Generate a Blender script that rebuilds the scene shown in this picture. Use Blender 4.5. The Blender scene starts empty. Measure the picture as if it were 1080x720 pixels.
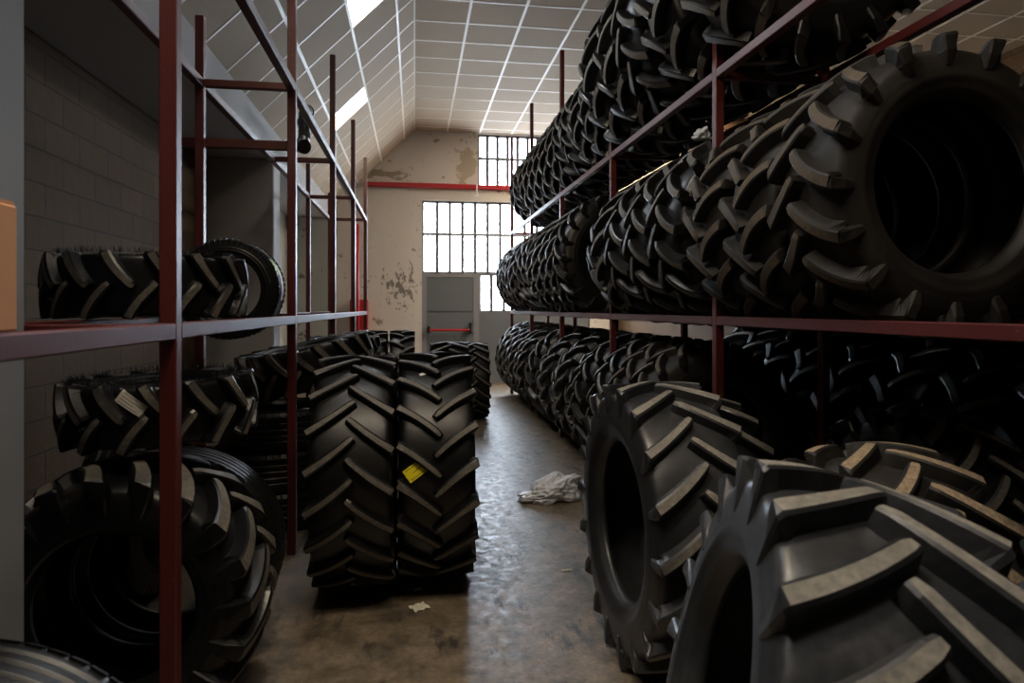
import bpy, math, random
import numpy as np
from mathutils import Matrix, Vector
PI = math.pi
D = bpy.data
COL = bpy.context.scene.collection
SC = bpy.context.scene
random.seed(7)

# ------------------------------------------------------------------ materials
def new_mat(name):
    m = D.materials.new(name); m.use_nodes = True
    nt = m.node_tree
    return m, nt, nt.nodes['Principled BSDF']
def N(nt, t, **kw):
    n = nt.nodes.new(t)
    for k, v in kw.items():
        if k in n.inputs.keys(): n.inputs[k].default_value = v
        else: setattr(n, k, v)
    return n
def ramp(nt, stops):
    n = nt.nodes.new('ShaderNodeValToRGB')
    e = n.color_ramp.elements
    while len(e) < len(stops): e.new(0.5)
    for k, (p, c) in enumerate(stops):
        e[k].position = p
        e[k].color = (c, c, c, 1) if isinstance(c, (int, float)) else tuple(c) + (1,)
    return n
def coords(nt, scale=(1, 1, 1), src='Object'):
    t = N(nt, 'ShaderNodeTexCoord'); mp = N(nt, 'ShaderNodeMapping')
    mp.inputs['Scale'].default_value = scale
    nt.links.new(t.outputs[src], mp.inputs['Vector'])
    return mp.outputs['Vector']
def mix(nt, fac, a, b):
    n = nt.nodes.new('ShaderNodeMix'); n.data_type = 'RGBA'
    for s, v in ((n.inputs[0], fac), (n.inputs[6], a), (n.inputs[7], b)):
        if isinstance(v, bpy.types.NodeSocket): nt.links.new(v, s)
        elif isinstance(v, (int, float)): s.default_value = v
        else: s.default_value = tuple(v) + (1,)
    return n.outputs[2]
def noise(nt, vec, scale, detail=4, rough=.55):
    n = N(nt, 'ShaderNodeTexNoise'); n.inputs['Scale'].default_value = scale
    n.inputs['Detail'].default_value = detail; n.inputs['Roughness'].default_value = rough
    if vec is not None: nt.links.new(vec, n.inputs['Vector'])
    return n.outputs['Fac']
def bump(nt, b, h, strength=.3, dist=.01):
    n = N(nt, 'ShaderNodeBump'); n.inputs['Strength'].default_value = strength; n.inputs['Distance'].default_value = dist
    nt.links.new(h, n.inputs['Height']); nt.links.new(n.outputs['Normal'], b.inputs['Normal'])
def simple(name, col, rough=.5, metal=0, var=.0, nscale=8):
    m, nt, b = new_mat(name)
    b.inputs['Roughness'].default_value = rough; b.inputs['Metallic'].default_value = metal
    v = coords(nt)
    f = noise(nt, v, nscale)
    k = 1 - var
    c = mix(nt, f, [x * k for x in col], [min(1, x * (1 + var)) for x in col])
    nt.links.new(c, b.inputs['Base Color'])
    return m
def rubber(name, base, dust, amount, rough=.5, spec=.5):
    """black rubber with patches of dust"""
    m, nt, b = new_mat(name)
    v = coords(nt)
    f1 = noise(nt, v, 4.5, 6, .62)
    r1 = ramp(nt, [(.5 - amount * .3, 0), (.78 - amount * .3, 1)]); nt.links.new(f1, r1.inputs['Fac'])
    f2 = noise(nt, v, 70, 3, .6)
    r2 = ramp(nt, [(.35, .25), (.75, 1)]); nt.links.new(f2, r2.inputs['Fac'])
    mul = N(nt, 'ShaderNodeMath', operation='MULTIPLY')
    nt.links.new(r1.outputs['Color'], mul.inputs[0]); nt.links.new(r2.outputs['Color'], mul.inputs[1])
    sc = N(nt, 'ShaderNodeMath', operation='MULTIPLY'); sc.inputs[1].default_value = min(1, .25 + amount * .75)
    nt.links.new(mul.outputs[0], sc.inputs[0])
    c = mix(nt, sc.outputs[0], base, dust)
    nt.links.new(c, b.inputs['Base Color'])
    rr = N(nt, 'ShaderNodeMapRange'); rr.inputs['To Min'].default_value = rough; rr.inputs['To Max'].default_value = min(1, rough + .35)
    nt.links.new(sc.outputs[0], rr.inputs['Value']); nt.links.new(rr.outputs[0], b.inputs['Roughness'])
    b.inputs['Specular IOR Level'].default_value = spec
    bump(nt, b, f2, .12, .003)
    return m
M = {}
M['rubber'] = rubber('black_rubber', (.0024, .0027, .0033), (.022, .0205, .019), .18, .36)
M['rubber_side'] = rubber('black_lug_rubber', (.0028, .0031, .0038), (.025, .023, .021), .18, .33)
M['lug_top'] = rubber('worn_lug_rubber', (.042, .039, .035), (.19, .17, .14), .85, .45)
M['rubber_dusty'] = rubber('dusty_rubber', (.005, .0047, .0043), (.045, .035, .024), .45, .55)
M['lug_top_dusty'] = rubber('dusty_lug_rubber', (.03, .025, .019), (.17, .125, .075), .85, .6)
M['rubber_grey'] = rubber('grey_bloomed_rubber', (.013, .0142, .0165), (.055, .055, .056), .38, .34)
M['lug_top_grey'] = rubber('grey_worn_lug', (.085, .081, .073), (.27, .245, .20), .9, .5)

def red_paint():
    m, nt, b = new_mat('red_chipped_paint')
    v = coords(nt)
    f = noise(nt, v, 3.5, 6, .7)
    f2 = noise(nt, v, 38, 5, .7)
    c1 = mix(nt, f, (.060, .0095, .009), (.105, .016, .014))
    r = ramp(nt, [(.60, 0), (.70, 1)]); nt.links.new(f2, r.inputs['Fac'])
    c2 = mix(nt, r.outputs['Color'], c1, (.11, .055, .045))
    nt.links.new(c2, b.inputs['Base Color']); b.inputs['Roughness'].default_value = .42
    bump(nt, b, f2, .15, .002)
    return m
M['red'] = red_paint()
M['lug_top_mud'] = rubber('muddy_lug_rubber', (.08, .062, .042), (.42, .31, .19), .95, .6)
M['bright_red'] = simple('signal_red_enamel', (.42, .010, .012), .35, 0, .15)
M['pipe_red'] = simple('red_pipe_paint', (.42, .02, .025), .4, 0, .2)

def plaster(name, base, stain, peel=True, scale=1.0):
    m, nt, b = new_mat(name)
    v = coords(nt)
    f = noise(nt, v, 1.1 * scale, 6, .6)
    c = mix(nt, f, [x * .86 for x in base], base)
    f2 = noise(nt, v, 2.6 * scale, 9, .72)
    r = ramp(nt, [(.61, 0), (.635, 1)]); nt.links.new(f2, r.inputs['Fac'])
    if peel:
        c = mix(nt, r.outputs['Color'], c, stain)
    f3 = noise(nt, coords(nt, (7, 7, 3.5)), 2.2, 5, .7)
    r3 = ramp(nt, [(.66, 0), (.70, 1)]); nt.links.new(f3, r3.inputs['Fac'])
    c = mix(nt, r3.outputs['Color'], c, [x * .35 for x in base]) if peel else c
    nt.links.new(c, b.inputs['Base Color']); b.inputs['Roughness'].default_value = .85
    bump(nt, b, f2, .2, .006)
    return m
M['plaster'] = plaster('peeling_plaster', (.68, .63, .57), (.30, .25, .19))
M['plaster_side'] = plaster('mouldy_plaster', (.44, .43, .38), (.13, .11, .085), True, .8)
M['concrete'] = plaster('smooth_concrete', (.52, .53, .54), (.2, .2, .2), False)
M['white_column'] = plaster('painted_column', (.21, .23, .265), (.2, .2, .2), False)
M['tile'] = plaster('ceiling_tile', (.56, .465, .35), (.3, .3, .3), False, .6)
M['tbar'] = simple('white_ceiling_bar', (.92, .87, .78), .4, 0, .03)

def wall_marks():
    m = M['plaster'].copy(); m.name = 'peeling_back_wall'; M['back_wall'] = m
    nt = m.node_tree; b = nt.nodes['Principled BSDF']
    col = b.inputs['Base Color'].links[0].from_socket
    t = N(nt, 'ShaderNodeTexCoord')
    def blob(c, r, scale, lo, hi, colour, col, squash=(1, 1, 1)):
        mp = N(nt, 'ShaderNodeMapping'); mp.vector_type = 'TEXTURE'
        mp.inputs['Location'].default_value = c; mp.inputs['Scale'].default_value = r
        nt.links.new(t.outputs['Object'], mp.inputs['Vector'])
        ln = N(nt, 'ShaderNodeVectorMath', operation='LENGTH'); nt.links.new(mp.outputs[0], ln.inputs[0])
        f = noise(nt, coords(nt, squash), scale, 7, .68)
        sub = N(nt, 'ShaderNodeMath', operation='MULTIPLY_ADD'); sub.inputs[1].default_value = -.22
        nt.links.new(ln.outputs['Value'], sub.inputs[0]); nt.links.new(f, sub.inputs[2])
        r_ = ramp(nt, [(lo, 0), (hi, 1)]); nt.links.new(sub.outputs[0], r_.inputs['Fac'])
        return mix(nt, r_.outputs['Color'], col, colour)
    col = blob((1.02, 13, 4.42), (.24, 9, .5), 4.5, .33, .36, (.43, .36, .27), col)
    col = blob((-.25, 13, 1.9), (.66, 9, .85), 9, .445, .47, (.20, .18, .16), col, (1, 1, .7))
    col = blob((-.6, 13, 4.1), (.9, 9, .16), 6, .38, .41, (.30, .25, .19), col, (.5, 1, 1.5))
    nt.links.new(col, b.inputs['Base Color'])
def block_wall():
    m, nt, b = new_mat('concrete_block')
    t = N(nt, 'ShaderNodeTexCoord'); sp = N(nt, 'ShaderNodeSeparateXYZ'); cb = N(nt, 'ShaderNodeCombineXYZ')
    nt.links.new(t.outputs['Object'], sp.inputs[0])
    nt.links.new(sp.outputs['Y'], cb.inputs['X']); nt.links.new(sp.outputs['Z'], cb.inputs['Y'])
    br = N(nt, 'ShaderNodeTexBrick')
    br.inputs['Scale'].default_value = 1.0; br.inputs['Brick Width'].default_value = .42; br.inputs['Row Height'].default_value = .205
    br.inputs['Mortar Size'].default_value = .008; br.inputs['Mortar Smooth'].default_value = .3
    br.inputs['Color1'].default_value = (.16, .085, .030, 1); br.inputs['Color2'].default_value = (.105, .055, .02, 1)
    br.inputs['Mortar'].default_value = (.045, .036, .026, 1)
    nt.links.new(cb.outputs[0], br.inputs['Vector'])
    f = noise(nt, t.outputs['Object'], 9, 6, .65)
    c = mix(nt, f, br.outputs['Color'], (.08, .047, .02))
    nt.links.new(c, b.inputs['Base Color']); b.inputs['Roughness'].default_value = .9
    inv = N(nt, 'ShaderNodeMath', operation='MULTIPLY_ADD'); inv.inputs[1].default_value = -1.0
    nt.links.new(br.outputs['Fac'], inv.inputs[0]); nt.links.new(f, inv.inputs[2])
    bump(nt, b, inv.outputs[0], .6, .012)
    return m
M['block'] = block_wall(); wall_marks()

def floor_mat():
    m, nt, b = new_mat('polished_stained_concrete')
    v = coords(nt)
    f = noise(nt, v, .7, 8, .62)
    f2 = noise(nt, coords(nt, (1, 1, 1)), 6, 12, .74)
    f3 = noise(nt, coords(nt, (3.2, 1.0, 1)), 1.9, 7, .7)
    rb = ramp(nt, [(.36, 0), (.64, 1)]); nt.links.new(f2, rb.inputs['Fac'])
    base = mix(nt, rb.outputs['Color'], (.050, .040, .029), (.25, .19, .125))
    r0 = ramp(nt, [(.38, 0), (.68, 1)]); nt.links.new(f, r0.inputs['Fac'])
    half = N(nt, 'ShaderNodeMath', operation='MULTIPLY'); half.inputs[1].default_value = .55; nt.links.new(r0.outputs['Color'], half.inputs[0])
    base = mix(nt, half.outputs[0], base, (.15, .118, .08))
    r = ramp(nt, [(.56, 0), (.63, 1)]); nt.links.new(f3, r.inputs['Fac'])
    c = mix(nt, r.outputs['Color'], base, (.032, .027, .021))
    fg = ramp(nt, [(.38, .55), (.6, 1.15)]); nt.links.new(noise(nt, v, 42, 9, .8), fg.inputs['Fac'])
    mg = nt.nodes.new('ShaderNodeMix'); mg.data_type = 'RGBA'; mg.blend_type = 'MULTIPLY'; mg.inputs[0].default_value = .8
    nt.links.new(c, mg.inputs[6]); nt.links.new(fg.outputs['Color'], mg.inputs[7]); c = mg.outputs[2]
    nt.links.new(c, b.inputs['Base Color'])
    fr = noise(nt, v, 17, 10, .75)
    rr = ramp(nt, [(.38, .33), (.62, .62)]); nt.links.new(fr, rr.inputs['Fac'])
    nt.links.new(rr.outputs['Color'], b.inputs['Roughness'])
    b.inputs['Specular IOR Level'].default_value = .85
    bump(nt, b, noise(nt, v, 34, 8, .7), .05, .003)
    return m
M['floor'] = floor_mat()
M['door_grey'] = simple('grey_metal_paint', (.13, .143, .155), .45, 0, .08, 3)
M['bar_dark'] = simple('dark_window_bar', (.085, .07, .085), .5, .0, .1)
M['frame_grey'] = simple('grey_window_frame', (.22, .225, .24), .45, 0, .08)
M['black'] = simple('black_plastic', (.012, .012, .013), .35)
M['pipe_black'] = simple('dark_green_black_pipe', (.016, .021, .022), .28)
M['pipe_white'] = simple('pale_drain_pipe', (.70, .66, .65), .35, 0, .08)
M['pipe_grey'] = simple('galvanised_pipe', (.5, .49, .48), .35, .4, .12)
M['card'] = simple('brown_cardboard', (.50, .25, .115), .8, 0, .12, 3)
M['yellow'] = simple('yellow_paper', (.78, .66, .01), .6, 0, .05)
M['ink'] = simple('dark_ink', (.05, .045, .03), .6)
M['lime'] = simple('lime_sticker', (.55, .70, .03), .5, 0, .1)
M['paper'] = simple('pale_paper', (.62, .60, .50), .7, 0, .1)
M['white'] = simple('white_paper', (.78, .78, .78), .6, 0, .05)
def glass():
    m, nt, b = new_mat('window_glass')
    nt.nodes.remove(b)
    tr = N(nt, 'ShaderNodeBsdfTransparent'); gl = N(nt, 'ShaderNodeBsdfGlossy'); gl.inputs['Roughness'].default_value = .03
    tr.inputs['Color'].default_value = (.94, .96, .97, 1)
    mx = N(nt, 'ShaderNodeMixShader'); mx.inputs[0].default_value = .06
    nt.links.new(tr.outputs[0], mx.inputs[1]); nt.links.new(gl.outputs[0], mx.inputs[2])
    nt.links.new(mx.outputs[0], nt.nodes['Material Output'].inputs['Surface'])
    return m
M['glass'] = glass()
def bag_mat():
    m, nt, b = new_mat('thin_plastic_film')
    b.inputs['Base Color'].default_value = (.72, .76, .82, 1); b.inputs['Roughness'].default_value = .25
    f = noise(nt, coords(nt), 22, 4, .6)
    bump(nt, b, f, .6, .02)
    b.inputs['Transmission Weight'].default_value = .15
    return m
M['bag'] = bag_mat()

# ------------------------------------------------------------------ mesh helpers
class MB:
    def __init__(s): s.v = []; s.f = []; s.m = []
    def add(s, vs, fs, mi=0):
        o = len(s.v); s.v += [tuple(p) for p in vs]
        for f in fs: s.f.append(tuple(o + i for i in f)); s.m.append(mi)
        return s
    def box(s, x0, x1, y0, y1, z0, z1, mi=0, mat=None, bev=0.0):
        if bev > 0:
            b = min(bev, (x1-x0)*.3, (y1-y0)*.3, (z1-z0)*.3)
            import bmesh
            bm = bmesh.new(); bmesh.ops.create_cube(bm, size=1)
            for vv in bm.verts:
                vv.co = Vector(((x0+x1)/2+vv.co.x*(x1-x0), (y0+y1)/2+vv.co.y*(y1-y0), (z0+z1)/2+vv.co.z*(z1-z0)))
            bmesh.ops.bevel(bm, geom=list(bm.edges), offset=b, segments=1, affect='EDGES', profile=.5)
            bm.verts.index_update()
            vs = [vv.co.copy() for vv in bm.verts]; fs = [[vv.index for vv in f.verts] for f in bm.faces]
            bm.free()
        else:
            vs = [Vector(p) for p in ((x0,y0,z0),(x1,y0,z0),(x1,y1,z0),(x0,y1,z0),(x0,y0,z1),(x1,y0,z1),(x1,y1,z1),(x0,y1,z1))]
            fs = [(0,3,2,1),(4,5,6,7),(0,1,5,4),(1,2,6,5),(2,3,7,6),(3,0,4,7)]
        if mat is not None: vs = [mat @ p for p in vs]
        return s.add(vs, fs, mi)
    def tube(s, pts, r, n=12, mi=0, cap=True):
        pts = [Vector(p) for p in pts]; rings = []
        for i, p in enumerate(pts):
            t = (pts[min(i+1, len(pts)-1)] - pts[max(i-1, 0)]).normalized()
            a = Vector((0, 0, 1)) if abs(t.z) < .9 else Vector((1, 0, 0))
            u = t.cross(a).normalized(); w = t.cross(u).normalized()
            rr = r[i] if isinstance(r, (list, tuple)) else r
            rings.append([p + u*math.cos(2*PI*k/n)*rr + w*math.sin(2*PI*k/n)*rr for k in range(n)])
        vs = [q for g in rings for q in g]; fs = []
        for i in range(len(rings)-1):
            for k in range(n):
                fs.append((i*n+k, i*n+(k+1) % n, (i+1)*n+(k+1) % n, (i+1)*n+k))
        if cap: fs.append(tuple(range(n-1, -1, -1))); fs.append(tuple((len(rings)-1)*n+k for k in range(n)))
        return s.add(vs, fs, mi)
    def mesh(s, name, mats, smooth=False):
        me = D.meshes.new(name); me.from_pydata(s.v, [], s.f); me.update()
        for m in (mats if isinstance(mats, (list, tuple)) else [mats]): me.materials.append(m)
        me.polygons.foreach_set('material_index', s.m)
        if smooth: me.polygons.foreach_set('use_smooth', [True]*len(me.polygons))
        return me
def link(name, me, parent=None, mat=None):
    o = D.objects.new(name, me); COL.objects.link(o)
    if parent is not None: o.parent = parent
    if mat is not None: o.matrix_local = mat
    return o
def obj(name, mb, mats, parent=None, smooth=False):
    return link(name, mb.mesh(name, mats, smooth), parent)
def struct(name, mb, mats, parent=None, smooth=False):
    o = obj(name, mb, mats, parent, smooth); o['kind'] = 'structure'; return o
def tag(o, label, cat, group=None):
    o['label'] = label; o['category'] = cat
    if group: o['group'] = group
    return o
def thing(name, label, cat, loc=(0, 0, 0), rz=0.0, group=None):
    o = D.objects.new(name, None); COL.objects.link(o); o.empty_display_size = .1
    o.location = loc; o.rotation_euler = (0, 0, rz)
    return tag(o, label, cat, group)

# ------------------------------------------------------------------ camera
F = 690.0
TH = math.atan(103 / F)
cam = D.cameras.new('camera'); co = D.objects.new('camera', cam); COL.objects.link(co)
co.location = (0, 0, 1.5); co.rotation_euler = (PI/2, 0, -TH)
cam.sensor_width = 36; cam.lens = F / 1080 * 36; cam.shift_y = -35 / 1080
cam.clip_start = .05; cam.clip_end = 200
cam.dof.use_dof = True; cam.dof.focus_distance = 4.2; cam.dof.aperture_fstop = 3.5
SC.camera = co

# ------------------------------------------------------------------ tyres
class Profile:
    """half cross section of a tyre, sampled by arc length from the crown centre down the sidewall to the bead"""
    def __init__(s, R, W, rim, lugh, flat=0):
        s.Rt = R - lugh; s.a = W/2 - .006 - ((.003 if flat == 2 else .014) if lugh > .01 else 0); s.rim = rim; SH = s.Rt - rim; s.SH = SH; a = s.a
        out = [(0, 1.0), (.22, .996), (.42, .982), (.62, .955), (.79, .905), (.90, .83), (.955, .72), (.985, .58), (1.0, .44), (.985, .30), (.93, .17), (.86, .075), (.80, .03), (.76, 0)]
        if flat: out = [(0, 1), (.25, .999), (.5, .995), (.72, .985), (.86, .96), (.93, .90), (.955, .80), (.985, .64), (1.0, .48), (.985, .31), (.92, .17), (.85, .075), (.79, .03), (.75, 0)]
        if flat == 2: out = [(0, 1), (.25, .997), (.5, .988), (.72, .970), (.86, .945), (.945, .90), (.975, .80), (.99, .64), (1.0, .48), (.985, .31), (.92, .17), (.85, .075), (.79, .03), (.75, 0)]
        P = np.array([(x*a, rim + f*SH) for x, f in out])
        pts = []
        for i in range(len(P)-1):
            p0 = P[i-1] if i > 0 else np.array((-P[1][0], P[1][1])); p1 = P[i]; p2 = P[i+1]; p3 = P[min(i+2, len(P)-1)]
            for k in range(8):
                t = k/8
                pts.append(.5*((2*p1)+(-p0+p2)*t+(2*p0-5*p1+4*p2-p3)*t*t+(-p0+3*p1-3*p2+p3)*t**3))
        pts.append(P[-1]); s.P = np.array(pts)
        d = np.linalg.norm(np.diff(s.P, axis=0), axis=1); s.S = np.concatenate([[0], np.cumsum(d)])
        s.L = s.S[-1]
    def at(s, q):
        sg = 1 if q >= 0 else -1; q = min(abs(q), s.L)
        x = np.interp(q, s.S, s.P[:, 0]); r = np.interp(q, s.S, s.P[:, 1])
        e = .004
        x1, r1 = np.interp(min(q+e, s.L), s.S, s.P[:, 0]), np.interp(min(q+e, s.L), s.S, s.P[:, 1])
        q0 = max(q-e, 0); x0, r0 = np.interp(q0, s.S, s.P[:, 0]), np.interp(q0, s.S, s.P[:, 1])
        tx, tr = x1-x0, r1-r0; l = math.hypot(tx, tr) or 1
        if q < e: nx, nr = 0.0, 1.0
        else: nx, nr = -tr/l, tx/l
        return sg*x, r, sg*nx, nr
    def s_of_frac(s, fr):
        """arc length where the outside has come down to the fraction fr of the section height (beyond the crown)"""
        r = s.rim + fr*s.SH
        i = np.where(s.P[:, 1] <= r)[0][0]
        return s.S[i]
    def pt(s, q, phi, h):
        x, r, nx, nr = s.at(q); x += nx*h; r += nr*h
        return (x, -r*math.sin(phi), r*math.cos(phi))

def casing_mesh(pr, seg=80, ribs=0, ring=True):
    prof = []
    qs = np.linspace(0, pr.L, 34) if not ribs else np.linspace(0, pr.L, 90)
    sh = pr.s_of_frac(.90)
    for q in qs:
        x, r, nx, nr = pr.at(q); h = 0
        if ring:
            for c, w, a in ((pr.L*.90, .010, .006), (pr.s_of_frac(.36), .007, .004), (pr.s_of_frac(.52), .005, .0025)):
                h += a*math.exp(-((q-c)/w)**2)
        if ribs and q < sh:
            ph = (q/(sh/ribs)) % 1.0
            if abs(ph-.5) < .13: h -= .011
        prof.append((x+nx*h, r+nr*h))
    a, rim, SH = pr.a, pr.rim, pr.SH
    inner = [(.66*a, rim-.002), (.62*a, rim+.02), (.70*a, rim+.12*SH), (.84*a, rim+.32*SH), (.90*a, rim+.52*SH), (.85*a, rim+.70*SH), (.70*a, rim+.83*SH), (.40*a, rim+.90*SH), (0, rim+.915*SH)]
    half = prof + inner
    loop = half + [(-x, r) for x, r in reversed(half[1:-1])]
    n = len(loop); mb = MB(); vs = []
    for k in range(seg):
        c, s_ = math.cos(2*PI*k/seg), math.sin(2*PI*k/seg)
        vs += [(x, -r*s_, r*c) for x, r in loop]
    fs = []
    for k in range(seg):
        k2 = (k+1) % seg
        for i in range(n):
            j = (i+1) % n
            fs.append((k*n+i, k*n+j, k2*n+j, k2*n+i))
    mb.add(vs, fs)
    return mb

def tread_mesh(pr, n, lw, lh, end_frac=.55, bend=(48, 26), flare=1.1, seed=0, W=.4, R=.6, drop=.02):
    """two staggered rows of bars that run from the crown out to the shoulder and a short way down the sidewall"""
    rnd = random.Random(seed); mb = MB(); a = pr.a; hw = W/2
    iw = int(np.argmax(pr.P[:, 0])); PX, PR = pr.P[:iw+1, 0], pr.P[:iw+1, 1]
    rc = lambda x: float(np.interp(min(abs(x), a), PX, PR))
    rtop = lambda x: R-drop*(min(abs(x), hw)/hw)**2.2
    xs = list(np.linspace(-a*.07, hw-.006, 13)); ys = [0.0]
    for k in range(1, len(xs)):
        t = max(0, (xs[k]+xs[k-1])/2)/hw
        ys.append(ys[-1]+math.tan(math.radians(bend[0]*(1-t)+bend[1]*t))*(xs[k]-xs[k-1]))
    r_end = pr.rim+end_frac*pr.SH
    rt = rtop(hw)
    spine = []                                     # (x top, r top, x base, r base, y, tangent, half width)
    for k, x in enumerate(xs):
        d = (xs[min(k+1, len(xs)-1)]-xs[max(k-1, 0)], ys[min(k+1, len(xs)-1)]-ys[max(k-1, 0)]); l = math.hypot(*d)
        u = max(0, x/hw); w = lw*.5*(.9+(flare-.9)*u)
        top = rtop(x)
        if k == 0: w *= .78; top -= .004
        xb = x if x < .86*a else .86*a+(x-.86*a)*.15
        spine.append((x, top, xb, rc(xb)-.012, ys[k], (-d[1]/l, d[0]/l), w))
    y = ys[-1]+.004; w = lw*.5*flare; nn = spine[-1][5]
    spine.append((hw, rt-.009, .86*a, rc(.86*a)-.03, y, (nn[0]*.6, 1), w*1.03))
    spine.append((hw-.003, rt-.55*(rt-r_end), .84*a, rt-.62*(rt-r_end), y+.004, (0, 1), w*.98))
    spine.append((a+.003, r_end, .90*a, r_end-.01, y+.006, (0, 1), w*.72))
    m = 8
    for side in (1, -1):
        for k in range(n):
            p0 = 2*PI*(k + (.5 if side < 0 else 0))/n + rnd.uniform(-.004, .004)
            base = len(mb.v)
            for (xt, rtp, xb, rb, y, nrm, w) in spine:
                T = np.array((xt, rtp)); B = np.array((xb, rb)); H = np.linalg.norm(T-B) or 1e-4
                c = min(.006, H*.25); dr = lh*.14+.006
                for o, f in ((-w-dr, 0), (-w-dr*.72, .30), (-w-.002, 1-c/H), (-w+c, 1), (w-c, 1), (w+.002, 1-c/H), (w+dr*.72, .30), (w+dr, 0)):
                    q = B+(T-B)*f
                    x = min(max(q[0]+o*nrm[0], -a*.3), hw if f > .5 else max(q[0], min(q[0]+o*nrm[0], a*.95)))
                    ph = p0+(y+o*nrm[1])/R
                    mb.v.append((side*x, -q[1]*math.sin(ph), q[1]*math.cos(ph)))
            ns = len(spine)
            for i in range(ns-1):
                for j in range(m-1):
                    f = (i*m+j, i*m+j+1, (i+1)*m+j+1, (i+1)*m+j)
                    if side > 0: f = f[::-1]
                    mb.f.append(tuple(base+q for q in f)); mb.m.append(1 if (j == 3 and i < len(xs)-1) else 0)
            for cap in (tuple(range(m)), tuple((ns-1)*m+j for j in range(m-1, -1, -1))):
                if side < 0: cap = cap[::-1]
                mb.f.append(tuple(base+q for q in cap)); mb.m.append(0)
    return mb

def block_tread(pr, n, lh, side):
    """small road blocks at both shoulders, for ribbed lorry and car tyres"""
    mb = MB(); sh = pr.s_of_frac(.90)
    if 1:
        for k in range(n):
            p = 2*PI*k/n; w = 2*PI/n*.40
            vs = []
            for Q in (sh*.80, sh*1.0, sh*1.18, sh*1.34):
                for (dp, h) in ((-w, -.006), (-w, lh), (w, lh), (w, -.006)):
                    x, y, z = pr.pt(Q, p+dp, h*(1 if Q < sh*1.1 else .6)); vs.append((side*x, y, z))
            fs = []
            for i in range(3):
                for j in range(3):
                    f = (i*4+j, i*4+j+1, i*4+j+5, i*4+j+4); fs.append(f[::-1] if side > 0 else f)
            fs += [(0, 1, 2, 3), (15, 14, 13, 12)]
            mb.add(vs, fs)
    return mb

class Tyre:
    """meshes of one kind of tyre: axle along local X, centre at the origin"""
    def __init__(s, name, R, W, rim, n, lw, lh, end=.60, bend=(52, 24), flare=1.45, seg=80, look='black', ribs=0, seed=0, flat=0):
        s.R, s.W, s.rim, s.n, s.lh = R, W, rim, n, lh
        s.pr = Profile(R, W, rim, lh if not ribs else .002, flat=1 if ribs else flat)
        s.name = 'tractor_tyre' if not ribs else ('car_tyre' if R < .4 else 'lorry_tyre')
        a, b = {'black': ('rubber', 'lug_top'), 'dusty': ('rubber_dusty', 'lug_top_dusty'), 'grey': ('rubber_grey', 'lug_top_grey'), 'mud': ('rubber_dusty', 'lug_top_mud')}[look]
        s.casing = casing_mesh(s.pr, seg, ribs).mesh('casing', [M[a]], True)
        side = M['rubber_side'] if look == 'black' else M[a]
        if ribs: s.tread = [block_tread(s.pr, n, .006, q).mesh('shoulder_tread', [M[a], M[b]]) for q in (1, -1)]
        else: s.tread = [tread_mesh(s.pr, n, lw, lh, end, bend, flare, seed, W, R, .012 if flat else .03).mesh('tread', [side, M[b]])]
    def put(s, label, centre, yaw=0., tilt=0., spin=0., group=None, cat='tyre'):
        """yaw: about the vertical; tilt: leans the axle out of the level (pi/2 = lying flat); spin: about the axle"""
        c = Vector(centre)
        low = s.R*abs(math.cos(tilt)) + s.W/2*abs(math.sin(tilt))
        root = thing(s.name, label, cat, (c.x, c.y, c.z-low), yaw, group)
        mt = Matrix.Translation((0, 0, low)) @ Matrix.Rotation(tilt, 4, 'Y') @ Matrix.Rotation(spin, 4, 'X')
        link('casing', s.casing, root, mt); [link(t.name.split('.')[0], t, root, mt) for t in s.tread]
        s.last = (root, mt)
        return root
    def patch(s, name, mat, sx, phi, w, h, rot=0., lift=.003, parent=None, base=None, marks=0):
        """flat paper sticker that follows the carcass; sx = arc position across the tread, phi = angle round it"""
        root, mt = s.last if base is None else base
        mb = MB(); nx, ny = 5, 5; vs = []
        def P(u, v, l):
            a = u*math.cos(rot)-v*math.sin(rot); b = u*math.sin(rot)+v*math.cos(rot)
            return s.pr.pt(sx+a, phi+b/s.pr.Rt, l) if sx+a >= 0 else (lambda p: (p[0], p[1], p[2]))(s.pr.pt(sx+a, phi+b/s.pr.Rt, l))
        for i in range(nx+1):
            for j in range(ny+1): vs.append(P((i/nx-.5)*w, (j/ny-.5)*h, lift))
        fs = [(i*(ny+1)+j, i*(ny+1)+j+1, (i+1)*(ny+1)+j+1, (i+1)*(ny+1)+j) for i in range(nx) for j in range(ny)]
        vt = [P((i/nx-.5)*w, (j/ny-.5)*h, lift-.0015) for i in range(nx+1) for j in range(ny+1)]
        o = len(vs); vs += vt; fs += [tuple(o+k for k in f[::-1]) for f in fs]
        mb.add(vs, fs)
        st = link(name, mb.mesh(name, [mat]), root, mt)
        if marks:
            k = MB()
            for q in range(marks):
                v0 = (.36 - .72*q/max(1, marks-1))*h; ln = w*(.8 if q % 2 == 0 else .55); t = h*.022
                vs = [P(u, vv, lift+.0008) for u, vv in ((-w*.42, v0-t), (-w*.42+ln*.5, v0-t), (-w*.42+ln, v0-t), (-w*.42+ln, v0+t), (-w*.42+ln*.5, v0+t), (-w*.42, v0+t))]
                k.add(vs, [(0, 1, 4, 5), (1, 2, 3, 4)])
            m2 = link('print', k.mesh('print', [M['ink']]), st)
        return st

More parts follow.
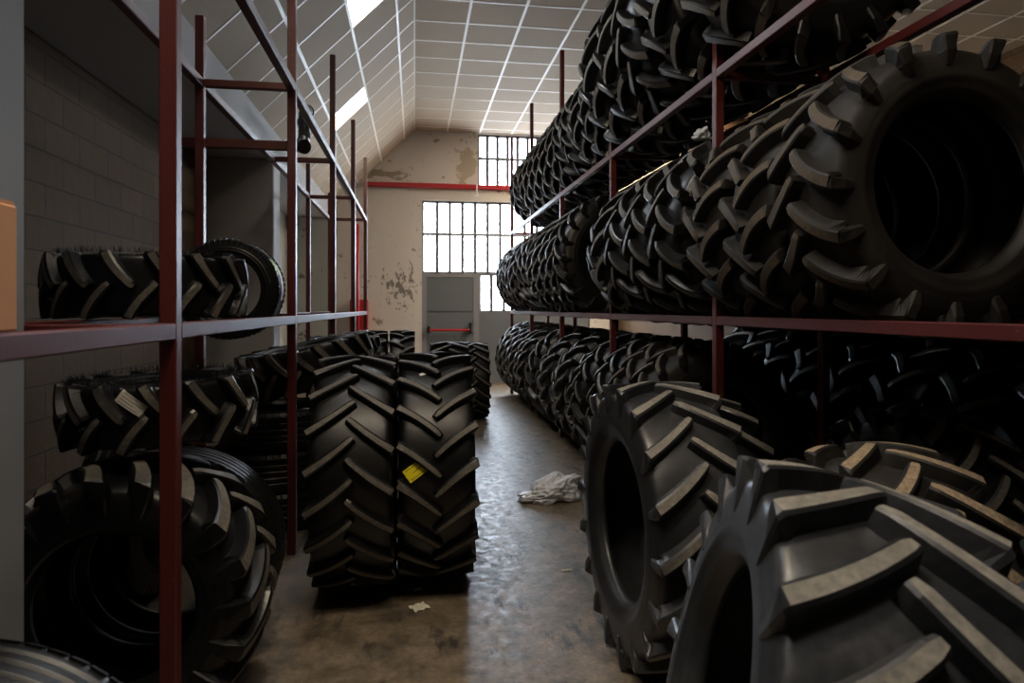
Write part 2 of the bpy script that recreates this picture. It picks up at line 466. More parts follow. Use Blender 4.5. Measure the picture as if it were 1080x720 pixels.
def spew_hairs(t, count, qmax, seed):
    """the fine rubber hairs a mould leaves on a new tyre"""
    rnd = random.Random(seed); mb = MB()
    for _ in range(count):
        q = rnd.uniform(0, t.pr.s_of_frac(.985)) if rnd.random() < .35 else -rnd.uniform(t.pr.s_of_frac(.95), t.pr.s_of_frac(.72)); phi = rnd.uniform(0, 2*PI)
        h0 = t.lh*.3; L = rnd.uniform(.007, .018)
        a = Vector(t.pr.pt(q, phi, h0)); b = Vector(t.pr.pt(q+rnd.uniform(-.012, .012), phi+rnd.uniform(-.02, .02), h0+L+t.lh*.4))
        u = Vector((rnd.uniform(-1, 1), rnd.uniform(-1, 1), rnd.uniform(-1, 1))).normalized()*.0011
        w = (b-a).cross(u).normalized()*.0011
        mb.add([a+u, a-u+w, a-w, b], [(0, 1, 3), (1, 2, 3), (2, 0, 3)])
    o = link('moulding_hair', mb.mesh('moulding_hair', [M['rubber']]), *t.last); o['kind'] = 'stuff'
    return o
def bead_dot(t, side, phi):
    x, y, z = t.pr.pt(t.pr.L*.93, phi, .004); mb = MB()
    mb.tube([(side*(x-.004), y, z), (side*(x+.006), y, z)], .009, 12)
    link('paint_dot', mb.mesh('paint_dot', [M['lime']]), *t.last)

T_pairA = Tyre('a', .625, .405, .325, 20, .036, .036, .66, (42, 30), 1.1, 112, flat=2)
T_pairB = Tyre('b', .620, .42, .325, 20, .036, .036, .66, (42, 30), 1.1, 112, seed=2, flat=2)
T_near1 = Tyre('c', .590, .41, .33, 18, .038, .040, .62, (44, 30), 1.15, 112, 'grey', seed=3, flat=2)
T_near2 = Tyre('d', .560, .45, .31, 18, .042, .048, .52, (48, 28), 1.05, 128, 'grey', seed=4, flat=2)
T_row38 = Tyre('e', .640, .380, .34, 20, 0.037, .048, .58, (50, 22), 1.1, 64, seed=5)
T_row38b = Tyre('f', .600, .380, .32, 18, 0.040, .050, .58, (48, 20), 1.1, 64, seed=6)
T_row38c = Tyre('g', .640, .380, .34, 20, 0.037, .048, .58, (50, 22), 1.1, 64, 'dusty', seed=7)
T_row47 = Tyre('h', .600, .470, .33, 17, 0.048, .056, .55, (48, 20), 1.1, 80, seed=8)
T_row47d = Tyre('i', .590, .430, .335, 17, 0.048, .056, .55, (48, 20), 1.1, 96, 'dusty', seed=9)
T_big47 = Tyre('j', .680, .470, .36, 18, 0.050, .058, .55, (48, 20), 1.1, 72, seed=10)
T_up = Tyre('k', .565, .380, .30, 19, 0.037, .048, .58, (50, 22), 1.1, 64, seed=11)
T_flat = Tyre('l', .400, .265, .205, 15, .036, .036, .50, (46, 26), 1.1, 80, seed=12, flat=2)
T_stack = Tyre('m', .355, .240, .19, 14, .036, .036, .50, (46, 26), 1.1, 80, seed=13, flat=2)
T_big = Tyre('n', .485, .430, .26, 19, .046, .048, .42, (44, 18), 1.4, 96, seed=14)
T_lorry = Tyre('o', .450, .280, .285, 60, 0, 0, ribs=3, seg=96)
T_car = Tyre('p', .275, .185, .175, 54, 0, 0, ribs=3, seg=80)
T_mid = Tyre('q', .500, .330, .27, 18, .048, .040, .55, (46, 26), 1.1, 72, seed=15, flat=2)

# ---- standing pair in the aisle
fa = 'tractor tyres standing in the aisle'
T_pairA.put('black tractor tyre with a yellow sticker on its tread, standing upright beside the clear aisle', (.115, 3.80, .625), PI, 0, .10, fa)
T_pairA.patch('sticker', M['yellow'], .112, -(1.43)-.10, .100, .068, -.62, .006, marks=3)
T_pairA.patch('sticker', M['white'], .06, -(.47)-.10, .060, .022, -.5, .004)
T_pairB.put('black tractor tyre without yellow sticker, standing pressed against the yellow stickered one', (-.304, 3.72, .62), 0, 0, .02, fa)
T_pairB.patch('sticker', M['paper'], .10, 2.02, .055, .026, .5, .004, marks=2)
T_mid1 = Tyre('r', .590, .36, .31, 20, .036, .040, .56, (43, 28), 1.2, 64, seed=16, flat=2)
T_mid1.put('tractor tyre hidden behind the yellow stickered one, only its tread top showing below the door', (.33, 6.3, .59), 0, 0, .1, fa)
T_far = Tyre('s', .515, .40, .27, 19, .034, .038, .56, (43, 28), 1.2, 64, seed=17, flat=2)
T_far.put('tractor tyre standing alone on the floor beside the far end of the full rack', (.80, 9.0, .515), 0, 0, .0, fa)
T_slim = Tyre('t', .625, .285, .33, 20, .034, .036, .56, (46, 26), 1.2, 64, seed=18, flat=2)
T_slim.put('slim tractor tyre standing behind the pair, the one nearer the red hose box', (-.445, 7.62, .625), PI, 0, .05, fa)
T_slim.put('slim tractor tyre standing behind the pair, between its twin and the grey door', (-.135, 7.66, .625), PI, 0, .2, fa)

# ---- tyres at the right of the aisle, near the camera
T_near1.put('grey black tractor tyre standing upright on the aisle edge beside the crumpled plastic bag', (1.04, 2.72, .59), 0, 0, .06, 'tractor tyres standing before the full rack')
T_near2.put('large grey tractor tyre nearest the camera, leaning, its thick lugs filling the corner', (.805, 1.27, .592), -.32, .24, .20, 'tractor tyres standing before the full rack')
bead_dot(T_near2, -1, .15)
T_back1 = Tyre('u', .520, .40, .27, 17, .042, .046, .55, (48, 26), 1.1, 96, seed=19)
T_back1.put('black tractor tyre standing between the aisle edge tyre and the red rack post', (1.465, 3.22, .52), 0, 0, .2, 'tractor tyres standing before the full rack')
T_back2 = Tyre('v', .510, .44, .27, 15, .046, .052, .55, (48, 26), 1.1, 96, 'mud', seed=20)
T_back2.put('dusty brown tractor tyre behind the large grey one nearest the camera', (1.62, 2.09, .51), .0, 0, .1, 'tractor tyres standing before the full rack')
T_back1.put('dark tractor tyre deep under the middle tier of the full rack', (2.35, 2.75, .52), .05, 0, .4, 'tractor tyres standing before the full rack')

T_back1.put('hidden tractor tyre added beside the large grey one to keep its hole dark', (1.40, 1.00, .548), -.32, .24, .3, 'tractor tyres standing before the full rack')  # hidden tyre, added so the near tyre's hole stays dark
# ---- right rack
ORD = 'first second third fourth fifth sixth seventh eighth ninth tenth eleventh twelfth thirteenth fourteenth fifteenth sixteenth seventeenth eighteenth nineteenth twentieth'.split()
ORD += ['twenty-'+w for w in ORD[:9]] + ['thirtieth', 'thirty-first', 'thirty-second']
RX0, RX1 = 1.70, 2.35
RXC = (RX0+RX1)/2
PY = [1.51+1.98*k for k in range(6)]                       # front posts
Z_MID, Z_TOP = 1.43, 2.82
def rest_z(R, zr): return zr+.027+math.sqrt(R*R-.30**2)
def row(tier, items, zrail, group):
    """items: (kind, centre y)"""
    for k, (t, y) in enumerate(items):
        z = t.R if zrail is None else rest_z(t.R, zrail)
        lab = {'top': "black lug tyre on the full rack's top tier, %s from its near end",
               'mid': "black lug tyre on the full rack's middle tier, %s from its near end",
               'low': "black lug tyre on the floor under the full rack, %s from near end"}[tier] % ORD[k]
        if t in (T_row38c, T_row47d): lab = lab.replace('black lug', 'dusty brown lug')
        x = RXC+random.uniform(-.012, .012) if zrail is None else RXC
        t.put(lab, (x, y, z), PI/2+(PI if random.random() < .35 else 0), 0, random.uniform(0, 2*PI), group)
def bay(k, kind, n, W, start=None, end=None, mixin=None):
    """n tyres of width W between posts k and k+1"""
    y0 = PY[k]+.04 if start is None else start
    y1 = (PY[k+1]-.04 if k+1 < len(PY) else PY[k]+1.9) if end is None else end
    out = []
    for i in range(n):
        y = y0+(y1-y0)*(i+.5)/n
        out.append(((mixin or {}).get(i, kind), y))
    return out
mid = [(T_row47d, 2.145+.215), (T_row47d, 2.145+.215+.432), (T_row47d, 2.145+.215+.864)]
mid += bay(1, T_row47, 4, .47)
mid += bay(2, T_row38, 3, .38, start=6.27)
mid += bay(3, T_row38, 5, .38) + bay(4, T_row38, 5, .38)
row('mid', mid, Z_MID, "tyres on the full rack's middle tier")
top = [(T_big47, 3.18)] + bay(1, T_big47, 4, .47)
top += bay(2, T_up, 5, .38, mixin={}) + bay(3, T_up, 5, .38) + bay(4, T_up, 2, .38, end=PY[4]+.04+.77)
row('top', top, Z_TOP, "tyres on the full rack's top tier")
low = [(T_row38c, 4.33), (T_row38c, 4.72), (T_row38, 5.11)] + bay(2, T_row38, 5, .38, mixin={1: T_row38b, 3: T_row38b}) + bay(3, T_row38, 5, .38, mixin={0: T_row38b, 2: T_row38b}) + bay(4, T_row38, 5, .38)
row('low', low, None, 'tyres on the floor under the full rack')

SX0, SX1 = 3.02, 3.67
for k in range(9):
    T_big47.put('dark tractor tyre on the floor behind the full rack, %s from near end' % ORD[k], ((SX0+SX1)/2, 2.05+.48*k, .68), PI/2, 0, random.uniform(0, 6), 'tyres in the shade behind the full rack')
for k in range(9):  # hidden shelf row, added to keep roof light off the floor row
    T_big47.put('hidden tyre added on the rear rack to shade the floor row, %s from near end' % ORD[k], ((SX0+SX1)/2, 2.05+.48*k, 1.43+.027+math.sqrt(.68**2-.30**2)), PI/2, 0, random.uniform(0, 6), 'shelved tyres added to shade the rear floor row')
rk = thing('storage_rack', 'red steel rack packed with three tiers of tractor tyres', 'rack', (RX0, PY[0], 0))
def part(name, root, x0, x1, y0, y1, z0, z1, mat=M['red'], bev=.004):
    L = root.location
    return obj(name, MB().box(x0-L.x, x1-L.x, y0-L.y, y1-L.y, z0, z1, bev=bev), mat, root)
h = .025
for k, y in enumerate(PY):
    part('post', rk, RX0-h, RX0+h, y-h, y+h, 0, 4.5)
    if k != 0: part('post', rk, RX1-h, RX1+h, y-h, y+h, 0, 4.5)
    for z in (Z_MID, Z_TOP): part('crossbar', rk, RX0+h, RX1-h, y-.018, y+.018, z-.025, z+.02)
part('post', rk, RX1-h, RX1+h, 2.02-h, 2.02+h, 0, 4.5)
for k in range(5):
    for z in (Z_MID, Z_TOP):
        part('rail', rk, RX0-h, RX0+h, PY[k]+h, PY[k+1]-h, z-h, z+h)
        part('rail', rk, RX1-h, RX1+h, PY[k]+h, PY[k+1]-h, z-h, z+h)
for z in (Z_MID, Z_TOP):
    part('rail', rk, RX0-h, RX0+h, .2, PY[0]-h, z-h, z+h)

sk = thing('storage_rack', 'steel rack added behind the full rack to carry the shading tyres', 'rack', (SX0, 1.75, 0))  # added rack, there only to hold the tyres that block the light
for y in (1.75, 6.18):
    for x in (SX0, SX1): part('post', sk, x-h, x+h, y-h, y+h, 0, 2.9)
    part('crossbar', sk, SX0+h, SX1-h, y-.018, y+.018, Z_MID-.025, Z_MID+.02)
for x in (SX0, SX1): part('rail', sk, x-h, x+h, 1.75+h, 6.18-h, Z_MID-h, Z_MID+h)

# ---- left rack
LX0, LX1 = -.74, -1.27
LY = [.12+2.02*k for k in range(6)]
lk = thing('storage_rack', 'half empty red steel rack in front of the block wall', 'rack', (LX0, LY[1], 0))
for k, y in enumerate(LY):
    part('post', lk, LX0-h, LX0+h, y-h, y+h, 0, 3.8 if k != 3 else 3.82)
    if k not in (0, 1, 3): part('post', lk, LX1-h, LX1+h, y-h, y+h, 0, 3.25)
    for z in (Z_MID, 2.85) if k else (): part('crossbar', lk, LX1+h, LX0-h, y-h*.9, y+h*.9, z-.022, z+.022)
for k in range(5):
    for z in (Z_MID, 2.85):
        part('rail', lk, LX0-h, LX0+h, LY[k]+h, LY[k+1]-h, z-h, z+h)
        if k: part('rail', lk, LX1-h, LX1+h, LY[k]+h, LY[k+1]-h, z-h, z+h)
part('brace', lk, -1.50, LX0-.0, LY[2]+h, LY[2]+h+.045, 2.475, 2.53)

# tyres on and under the left rack
zt = Z_MID+.027
T_flat.put('black tractor tyre lying flat on the shelf rails of the half empty rack', (-1.145, 3.07, zt+.133), .3, PI/2, .2)
spew_hairs(T_flat, 1500, .92, 3)
T_car.put('smooth car tyre with a lime sticker standing in the shelf rails behind the flat one', (-1.005, 3.82, 1.605), PI/2-.04, .0, 0.3)
T_car.patch('sticker', M['lime'], -.045, .80, .045, .085, 0.2, .004, marks=3)
T_car.patch('sticker', M['white'], .0, 1.12, .03, .20, 0.0, .004)
T_big.put('big lugged tractor tyre standing on the floor just behind the nearest red post', (-1.00, 2.52, .485), PI/2, 0, .12)
T_lorry.put('smooth treaded lorry tyre standing close behind the big lugged one', (-1.02, 2.97, .45), PI/2+.08, 0, .4)
T_stack.put('small tractor tyre with a pale paper label lying flat on two standing tyres', (-.985, 2.76, .984+.132), .2, PI/2-.035, .66)
T_stack.patch('sticker', M['paper'], -.055, 1.27-.66+.45, .10, .045, -.9, .008, marks=4)
spew_hairs(T_stack, 1400, .92, 5)
T_lorry2 = Tyre('w', .44, .30, .28, 64, 0, 0, ribs=4, seg=96)
T_lorry2.put('ribbed lorry tyre standing in the near corner against the white column, cut by the frame', (-.85, 1.26, .44), PI/2-.05, 0, .2)
T_hid = T_lorry
T_hid.put('lorry tyre added behind the big lugged tyre to keep its hole dark', (-1.45, 3.73, .45), 0, 0, .1)  # added tyre, covers the bright floor behind the lugged tyre's hole
# pile behind the second post
T_pile = Tyre('x', .42, .266, .25, 60, 0, 0, ribs=3, seg=80)
T_pile.put('ribbed tyre lying flat on the floor, lowest of the pile behind the second red post', (-.98, 4.92, .134), 0, PI/2, 0, 'tyres piled behind the second red post')
T_pile.put('ribbed tyre lying flat, second up in the pile behind the second red post', (-.99, 4.90, .134+.272), 0, PI/2, .3, 'tyres piled behind the second red post')
T_pile.put('ribbed tyre lying flat, third up in the pile behind the second red post', (-.96, 4.93, .134+.544), 0, PI/2, .6, 'tyres piled behind the second red post')
T_mid.put('lugged tractor tyre lying slightly tipped on top of the pile behind the second red post', (-.80, 5.12, 1.075), .2, PI/2-.20, .3, 'tyres piled behind the second red post')
for q in range(5):
    T_stack.put('lugged tractor tyre lying flat, %s of the far pile behind the standing pair' % ('lowest', 'second up', 'third up', 'fourth up', 'topmost')[q], (-.68, 6.58, .123+.246*q), .2, PI/2, .3*q, 'tyres piled near the far wall')

# ---- shell of the building
YB = 13.0; ZC = 5.0; XE, ZE = -1.53, 3.46; XW = -2.25; XR = 8.0; YF = -3.6
struct('floor', MB().box(XW-.3, XR+.3, YF-.3, YB+.3, -.2, 0), M['floor'])
# left wall: blocks near, plaster beyond the second column
struct('wall_left', MB().box(XW-.2, XW, YF, 7.7, 0, 3.5), M['block'])
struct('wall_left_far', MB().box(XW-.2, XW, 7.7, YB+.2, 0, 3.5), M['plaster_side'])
struct('beam', MB().box(XW, XE, YF, YB, 3.14, 3.62, bev=.012), M['concrete'])
struct('trim_1', MB().box(-1.75, -1.10, 1.70, 2.06, 0, 3.14, bev=.012), M['white_column'])
struct('trim_2', MB().box(XW, XE, 7.5, 7.85, 0, 3.14, bev=.012), M['concrete'])
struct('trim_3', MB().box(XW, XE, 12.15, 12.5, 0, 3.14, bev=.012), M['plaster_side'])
struct('wall_right', MB().box(XR, XR+.2, YF, YB+.2, 0, 5.2), M['block'])
struct('added_shade_partition', MB().box(4.15, 4.30, 0, YB, 0, 2.9), M['block'])  # added partition, blocks light so the gaps behind the racks stay dark
# back wall round two openings
wx0, wx1 = .147, 3.55
ux0 = 1.25
mb = MB()
mb.box(XW-.2, wx0, YB, YB+.25, 0, 3.63); mb.box(wx1, XR, YB, YB+.25, 0, 3.63)
mb.box(XW-.2, XR, YB, YB+.25, 3.63, 3.93)
mb.box(XW-.2, ux0, YB, YB+.25, 3.93, 5.2); mb.box(wx1, XR, YB, YB+.25, 3.93, 5.2); mb.box(ux0, wx1, YB, YB+.25, 4.98, 5.2)
struct('wall_back', mb, M['back_wall'])
struct('wall_front', MB().box(XW-.2, XR+.2, YF-.2, YF, 0, 5.2), M['block'])

# ceiling: level on one side of the ridge, sloped on the other, laid with tiles in a bar grid
RY0 = 8.62-.585*24; NR = 32; DY = .585
XL = [0, -.19, -.63, -1.07, -1.53]
def slope_z(x): return ZC+x*(ZC-ZE)/(-XE)
SKY = {(1, 20): 0, (2, 24): 1, (1, 15): 2, (1, 11): 3, (2, 11): 6}     # (column, row) cells that are roof lights
mb = MB(); tb = MB(); th = .03
def quad_slab(mb, p, t):
    nrm = (Vector(p[1])-Vector(p[0])).cross(Vector(p[3])-Vector(p[0])).normalized()
    if nrm.z < 0: nrm = -nrm
    a = [Vector(q) for q in p]; b = [q+nrm*t for q in a]
    mb.add(a+b, [(0, 1, 2, 3), (7, 6, 5, 4), (0, 4, 5, 1), (1, 5, 6, 2), (2, 6, 7, 3), (3, 7, 4, 0)])
yend = YB
for r in range(NR):
    y0 = RY0+DY*r; y1 = min(y0+DY, YB)
    if y0 >= YB: break
    if y1 < YF: continue
    for c in range(4):
        if (c, r) in SKY: continue
        xa, xb = XL[c], XL[c+1]
        quad_slab(mb, [(xa, y0, slope_z(xa)), (xb, y0, slope_z(xb)), (xb, y1, slope_z(xb)), (xa, y1, slope_z(xa))], .05)
RL = (3.4, 5.2, 9.2, 12.2)                                             # hidden roof light added in the level part to brighten the back wall
R2 = (.55, 1.25, .2, 1.0)                                               # unseen roof light added to light the nearest tyres from above
mb.box(0, XR, YF, R2[2], ZC, ZC+.05); mb.box(0, R2[0], R2[2], R2[3], ZC, ZC+.05); mb.box(R2[1], XR, R2[2], R2[3], ZC, ZC+.05)
mb.box(0, XR, R2[3], RL[2], ZC, ZC+.05); mb.box(0, XR, RL[3], YB, ZC, ZC+.05)
mb.box(0, RL[0], RL[2], RL[3], ZC, ZC+.05); mb.box(RL[1], XR, RL[2], RL[3], ZC, ZC+.05)
struct('ceiling', mb, M['tile'])
struct('window_10', MB().box(RL[0], RL[1], RL[2], RL[3], ZC+.06, ZC+.07), M['glass'])
w2 = .016
for x in XL[1:4]:
    z = slope_z(x)
    p = [(x+w2*.7, YF, z+w2*.7-.004), (x-w2*.7, YF, z-w2*.7-.004), (x-w2*.7, YB, z-w2*.7-.004), (x+w2*.7, YB, z+w2*.7-.004)]
    quad_slab(tb, p, .008)
tb.box(-.014, .014, YF, YB, ZC-.006, ZC+.002)
k = 1
while .645*k < XR:
    tb.box(.645*k-w2, .645*k+w2, YF, YB, ZC-.006, ZC+.001); k += 1
for r in range(NR):
    y = RY0+DY*r
    if y > YB-.05 or y < YF: continue
    tb.box(0, XR, y-w2*.8, y+w2*.8, ZC-.005, ZC+.001)
    p = [(0, y-w2*.8, ZC-.005), (XE, y-w2*.8, ZE-.005), (XE, y+w2*.8, ZE-.005), (0, y+w2*.8, ZC-.005)]
    quad_slab(tb, p, .008)
struct('ceiling_grid', tb, M['tbar'])

def portal(loc, rot, sx, sy):
    L = D.lights.new('portal', 'AREA'); L.shape = 'RECTANGLE'; L.size = sx; L.size_y = sy
    L.cycles.is_portal = True
    o = D.objects.new('portal', L); COL.objects.link(o); o.location = loc; o.rotation_euler = rot
    return o
slope_ang = math.atan2(ZC-ZE, -XE)
for (c, r), i in SKY.items():
    y0 = RY0+DY*r; y1 = y0+DY; xa, xb = XL[c], XL[c+1]; za, zb = slope_z(xa), slope_z(xb)
    nrm = Vector((-(za-zb), 0, (xa-xb))).normalized()
    mb = MB(); up = nrm*.06
    e = .006; xa -= e; xb += e; za, zb = slope_z(xa), slope_z(xb)
    A = [Vector(q) for q in ((xa, y0+e, za), (xb, y0+e, zb), (xb, y1-e, zb), (xa, y1-e, za))]
    B = [q+up for q in A]
    mb.add(A+B, [(0, 1, 5, 4), (1, 2, 6, 5), (2, 3, 7, 6), (3, 0, 4, 7)])
    w = struct('window_%d' % {0: 3, 1: 4, 2: 5, 5: 6, 3: 7, 6: 9}[i], mb, M['tbar'])
    g = MB(); quad_slab(g, [tuple(q+nrm*.045) for q in A], .006)
    gp = obj('pane', g, M['glass'], w); gp['kind'] = 'structure'
    ctr = (A[0]+A[2])/2+nrm*.07
    p = portal(ctr, (0, 0, 0), (A[0]-A[1]).length, DY)
    p.rotation_euler = Matrix((( (A[0]-A[1]).normalized().x, 0, nrm.x), (0, 1, 0), ((A[0]-A[1]).normalized().z, 0, nrm.z))).to_euler()

struct('window_11', MB().box(R2[0], R2[1], R2[2], R2[3], ZC+.06, ZC+.07), M['glass'])
portal(((R2[0]+R2[1])/2, (R2[2]+R2[3])/2, ZC+.09), (0, 0, 0), R2[1]-R2[0], R2[3]-R2[2])
portal(((RL[0]+RL[1])/2, (RL[2]+RL[3])/2, ZC+.09), (0, 0, 0), RL[1]-RL[0], RL[3]-RL[2])
# back windows: bars, glass, grey door and panels
def window(name, x0, x1, z0, z1, step, hz, first, dark='bar_dark'):
    root = thing(name, '', '', (0, 0, 0)); 
    for key in ('label', 'category'): del root[key]
    root['kind'] = 'structure'
    fr = MB(); t = .045
    fr.box(x0, x0+t, YB+.06, YB+.12, z0, z1); fr.box(x1-t, x1, YB+.06, YB+.12, z0, z1)
    fr.box(x0+t, x1-t, YB+.06, YB+.12, z0, z0+t); fr.box(x0+t, x1-t, YB+.06, YB+.12, z1-t, z1)
    obj('frame', fr, M['frame_grey'], root)
    b = MB(); x = first
    while x < x1-.03:
        b.box(x-.03, x+.03, YB+.055, YB+.10, z0+.01, z1-.01); x += step
    obj('bars', b, M[dark], root)
    c = MB()
    for z in hz: c.box(x0+t, x1-t, YB+.05, YB+.105, z-.028, z+.028)
    obj('transom', c, M['frame_grey'], root)
    obj('pane', MB().box(x0+t, x1-t, YB+.105, YB+.111, z0+t, z1-t), M['glass'], root)
    return root
window('window_1', wx0, wx1, 2.19, 3.63, .252, [2.97], .147+.30)
window('window_2', ux0, wx1, 3.93, 4.98, .205, [4.50], ux0+.20)
window('window_8', 1.28, wx1, 1.42, 2.19, .252, [], 1.28+.25)
dr = struct('door_1', MB().box(.24, 1.17, YB+.05, YB+.10, .01, 2.115), M['door_grey'])
mb = MB(); mb.box(wx0, .24, YB+.04, YB+.12, 0, 2.19); mb.box(1.17, 1.28, YB+.04, YB+.12, 0, 2.19); mb.box(.24, 1.17, YB+.04, YB+.12, 2.115, 2.19)
obj('frame', mb, M['frame_grey'], dr)
mb = MB(); mb.box(.27, 1.14, YB+.035, YB+.05, 1.445, 1.475); mb.box(.27, 1.14, YB+.035, YB+.05, .78, .81)
obj('seam', mb, M['door_grey'], dr)
obj('push_bar', MB().tube([(.27, YB-.05, 1.07), (1.11, YB-.05, 1.07)], .022), M['bright_red'], dr)
mb = MB(); mb.box(.255, .30, YB-.075, YB+.05, 1.01, 1.15, bev=.006); mb.box(1.085, 1.125, YB-.075, YB+.05, 1.0, 1.22, bev=.006)
obj('latch', mb, M['black'], dr)
struct('wall_panel', MB().box(1.28, wx1, YB+.05, YB+.10, 0, 1.42), M['door_grey'])
portal(((wx0+wx1)/2, YB+.20, 2.53), (-PI/2, 0, 0), wx1-wx0, 2.22)
portal(((ux0+wx1)/2, YB+.20, 4.455), (-PI/2, 0, 0), wx1-ux0, 1.05)

# red pipe across the back wall with a hook
pp = tag(obj('red_pipe', MB().box(-.98, 3.6, YB-.09, YB-.02, 3.86, 3.95, bev=.01), M['pipe_red']), 'long red pipe fixed across the back wall between the upper and lower windows', 'pipe')
hk = MB().tube([(1.22, YB-.12, 3.95), (1.22, YB-.12, 3.80), (1.24, YB-.13, 3.74), (1.21, YB-.14, 3.70), (1.18, YB-.13, 3.73)], .014, 8)
tag(obj('hook', hk, M['white']), 'small white hook hanging from the red pipe on the back wall', 'hook')

# drain pipe and elbow under the slope, pale down pipe and hose box at the far end
ex, ey, ez = -1.06, 6.62, 3.21
pts = [(ex+.02, ey-.16, ez-.17), (ex-.02, ey-.10, ez-.15), (ex, ey-.03, ez-.07), (ex, ey, ez+.02), (ex, ey, ez+.12), (ex, ey+.03, ez+.20), (ex, ey+.11, ez+.25), (ex, ey+.20, ez+.26)]
el = thing('pipe_elbow', 'dark curved pipe elbow high up beside the second red post', 'pipe', (ex, ey, ez-.2))
L = el.location
P3 = [np.array(p) for p in pts]; fine = []
for k in range(len(P3)-1):
    a0, a1, a2, a3 = P3[max(k-1, 0)], P3[k], P3[k+1], P3[min(k+2, len(P3)-1)]
    for t in (0, .25, .5, .75): fine.append(.5*(2*a1+(a2-a0)*t+(2*a0-5*a1+4*a2-a3)*t*t+(3*a1-a0-3*a2+a3)*t**3))
fine = [Vector(p)-L for p in fine+[P3[-1]]]
obj('bend', MB().tube(fine, .058, 18), M['pipe_black'], el, True)
for a, b in ((0, 1), (4, 3), (7, 6)):
    d = (Vector(pts[b])-Vector(pts[a])).normalized()
    obj('collar', MB().tube([Vector(pts[a])-L-d*.008, Vector(pts[a])-L-d*.006, Vector(pts[a])-L+d*.046, Vector(pts[a])-L+d*.048], [.066, .070, .070, .066], 20), M['pipe_black'], el)
tag(obj('drain_pipe', MB().tube([(ex, ey+.216, ez+.259), (ex, 9, ez+.20), (ex, 11.6, ez+.10), (ex, 11.8, ez+.02), (ex, 11.85, ez-.12), (ex, 11.85, 1.0)], .042, 14), M['pipe_grey'], smooth=True), 'pale drain pipe running under the sloped ceiling and down near the hose box', 'pipe')
tag(obj('fire_pipe', MB().tube([(-1.0, 11.95, 0), (-1.0, 11.95, 3.0)], .03, 12), M['pipe_red'], smooth=True), 'thin red pipe standing beside the pale down pipe near the back wall', 'pipe')
hb = thing('hose_box', 'red fire hose box on the back wall beside the end of the half empty rack', 'box', (-1.05, YB-.17, .72))
obj('body', MB().box(-.17, .17, -.03, .17, 0, .95, bev=.012), M['bright_red'], hb)
obj('door', MB().box(-.15, .15, -.05, -.03, .03, .92, bev=.006), M['bright_red'], hb)
obj('handle', MB().box(.10, .13, -.075, -.05, .42, .55, bev=.005), M['black'], hb)
jb = tag(obj('junction_box', MB().box(XW, XW+.06, 11.0, 11.22, 2.22, 2.34, bev=.01), M['white']), 'small white electrical box on the mouldy wall beyond the column', 'box')

# small things
bx = thing('cardboard_box', 'brown cardboard box on the near shelf rail by the white column', 'box', (-1.0, 1.12, zt))
obj('carton', MB().box(-.27, .262, -.30, .235, 0, .235, bev=.004), M['card'], bx)
obj('flap', MB().box(-.265, .258, -.295, -.035, .236, .242).box(-.265, .258, -.028, .23, .236, .242), M['card'], bx)

def bag(seed, loc, size):
    rnd = random.Random(seed); from mathutils import noise as mn
    import bmesh
    bm = bmesh.new(); bmesh.ops.create_icosphere(bm, subdivisions=5, radius=1)
    for v in bm.verts:
        d = v.co.normalized()
        n1 = mn.noise(d*1.7+Vector((seed, 0, 0))); n2 = abs(mn.noise(d*4.3+Vector((0, seed, 3)))); n3 = abs(mn.noise(d*9+Vector((5, 0, seed))))
        k = 1+.45*n1-.42*n2-.16*n3
        v.co = Vector((d.x*size[0]*k, d.y*size[1]*k, max(0, d.z*size[2]*k+size[2]*.55)*(1+.5*d.x)))
    me = D.meshes.new('plastic_bag'); bm.to_mesh(me); bm.free(); me.materials.append(M['bag'])
    me.polygons.foreach_set('use_smooth', [True]*len(me.polygons))
    o = link('plastic_bag', me); o.location = loc
    return o
tag(bag(4, (1.05, 5.02, .001), (.24, .14, .115)), 'crumpled clear white plastic bag lying on the floor of the aisle', 'bag')
def scrap(label, x, y, w, d, rz):
    mb = MB(); n = 6
    def zz(i, j): return .003+.006*math.sin(i*1.1+j*.7)**2
    vs = [((i/n-.5)*w, (j/n-.5)*d, zz(i, j)) for i in range(n+1) for j in range(n+1)]
    vb = [(a, b, c-.0015) for a, b, c in vs]; m = (n+1)
    fs = [(i*m+j, (i+1)*m+j, (i+1)*m+j+1, i*m+j+1) for i in range(n) for j in range(n)]
    mb.add(vs+vb, fs+[tuple(len(vs)+k for k in f[::-1]) for f in fs])
    o = obj('paper_scrap', mb, M['paper']); o.location = (x, y, 0); o.rotation_euler = (0, 0, rz)
    return tag(o, label, 'paper', 'paper scraps on the floor')
scrap('pale paper scrap on the brown floor in front of the standing pair', .025, 3.31, .085, .075, .5)
scrap('tiny torn paper crumb on the floor between the paper scrap and the standing pair', .02, 3.52, .04, .02, .2)
scrap('bit of paper on the bare floor at the foot of the aisle edge tyre', .86, 3.65, .06, .02, .1)

cs = MB().box(-.075, .075, -.05, .05, 0, .006, mat=Matrix.Rotation(-.45, 4, 'Y') @ Matrix.Rotation(.3, 4, 'X'))
o = tag(obj('cardboard_scrap', cs, M['card']), 'bent cardboard scrap lying on top of the middle tier tyres by the post', 'cardboard'); o.location = (1.90, 3.70, 2.605)
o = bag(9, (1.76, 3.84, 2.545), (.06, .05, .05)); o.name = 'plastic_scrap'; tag(o, 'crumpled white plastic scrap on top of the middle tier tyres', 'plastic')

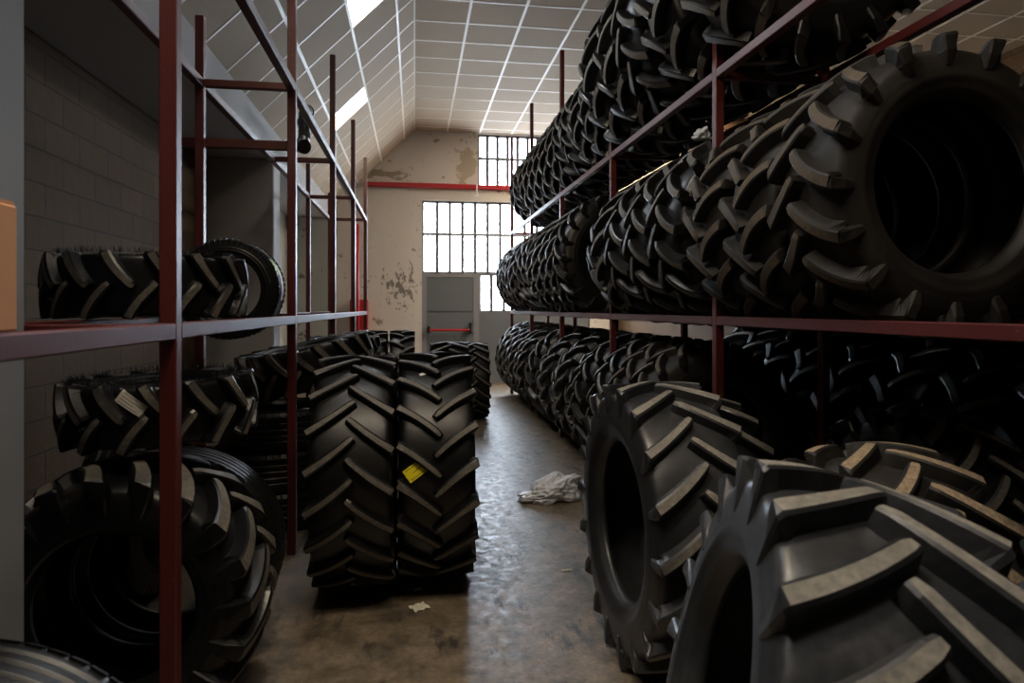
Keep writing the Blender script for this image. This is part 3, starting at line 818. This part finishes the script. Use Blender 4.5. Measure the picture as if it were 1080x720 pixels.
# ------------------------------------------------------------------ daylight
w = D.worlds.new('overcast_sky'); SC.world = w; w.use_nodes = True
nt = w.node_tree; bg = nt.nodes['Background']
tc = N(nt, 'ShaderNodeTexCoord'); sp = N(nt, 'ShaderNodeSeparateXYZ'); nt.links.new(tc.outputs['Generated'], sp.inputs[0])
el_ = ramp(nt, [(.0, .35), (.46, .60), (.495, 1.0)])                  # paved yard below the horizon, bright overcast above
mz = N(nt, 'ShaderNodeMath', operation='MULTIPLY_ADD'); mz.inputs[1].default_value = .5; mz.inputs[2].default_value = .5
nt.links.new(sp.outputs['Z'], mz.inputs[0]); nt.links.new(mz.outputs[0], el_.inputs['Fac'])
my = N(nt, 'ShaderNodeMath', operation='MULTIPLY_ADD'); my.inputs[1].default_value = -.5; my.inputs[2].default_value = .5
nt.links.new(sp.outputs['Y'], my.inputs[0])
hue = mix(nt, my.outputs[0], (.80, .91, 1.06), (1.22, .90, .56))      # warmer on the side of the low sun
mul = nt.nodes.new('ShaderNodeMix'); mul.data_type = 'RGBA'; mul.blend_type = 'MULTIPLY'; mul.inputs[0].default_value = 1
nt.links.new(hue, mul.inputs[6]); el2 = ramp(nt, [(.0, .06), (.46, .12), (.495, 1.0)]); nt.links.new(mz.outputs[0], el2.inputs['Fac'])   # dark tarmac on that side
nt.links.new(mix(nt, my.outputs[0], el_.outputs['Color'], el2.outputs['Color']), mul.inputs[7])
nt.links.new(mul.outputs[2], bg.inputs['Color']); bg.inputs['Strength'].default_value = 32.0

lp = thing('added_lamp', 'round metal lamp added out of view above the aisle for warm light', 'lamp', (.1, 1.5, 4.30))  # unseen lamp and fixture, added to warm and brighten the foreground
def lathe(prof, n=32):
    mb = MB(); vs = [(r*math.cos(2*PI*k/n), r*math.sin(2*PI*k/n), z) for k in range(n) for r, z in prof]; m = len(prof)
    return mb.add(vs, [(k*m+i, ((k+1) % n)*m+i, ((k+1) % n)*m+i+1, k*m+i+1) for k in range(n) for i in range(m-1)])
obj('lamp_shade', lathe([(.26, 0), (.265, .004), (.22, .10), (.10, .20), (.05, .24), (.045, .24), (.09, .195), (.21, .10), (.255, 0), (.26, 0)]), M['door_grey'], lp, True)
obj('rod', MB().tube([(0, 0, .235), (0, 0, .56)], .012, 10), M['black'], lp)
al = D.lights.new('lamp', 'AREA'); al.shape = 'DISK'; al.size = .36; al.energy = 11; al.color = (1.0, .82, .58); al.spread = math.radians(68)
ao = D.objects.new('lamp', al); COL.objects.link(ao); ao.location = (.1, 1.5, 4.34)

SC.view_settings.view_transform = 'Standard'; SC.view_settings.look = 'None'
SC.view_settings.gamma = 1; SC.view_settings.use_curve_mapping = False
SC.view_settings.exposure = 0.0
SC.cycles.use_denoising = True
SC.cycles.max_bounces = 8; SC.cycles.diffuse_bounces = 5; SC.cycles.glossy_bounces = 4; SC.cycles.transparent_max_bounces = 12
SC.cycles.sample_clamp_indirect = 6.0
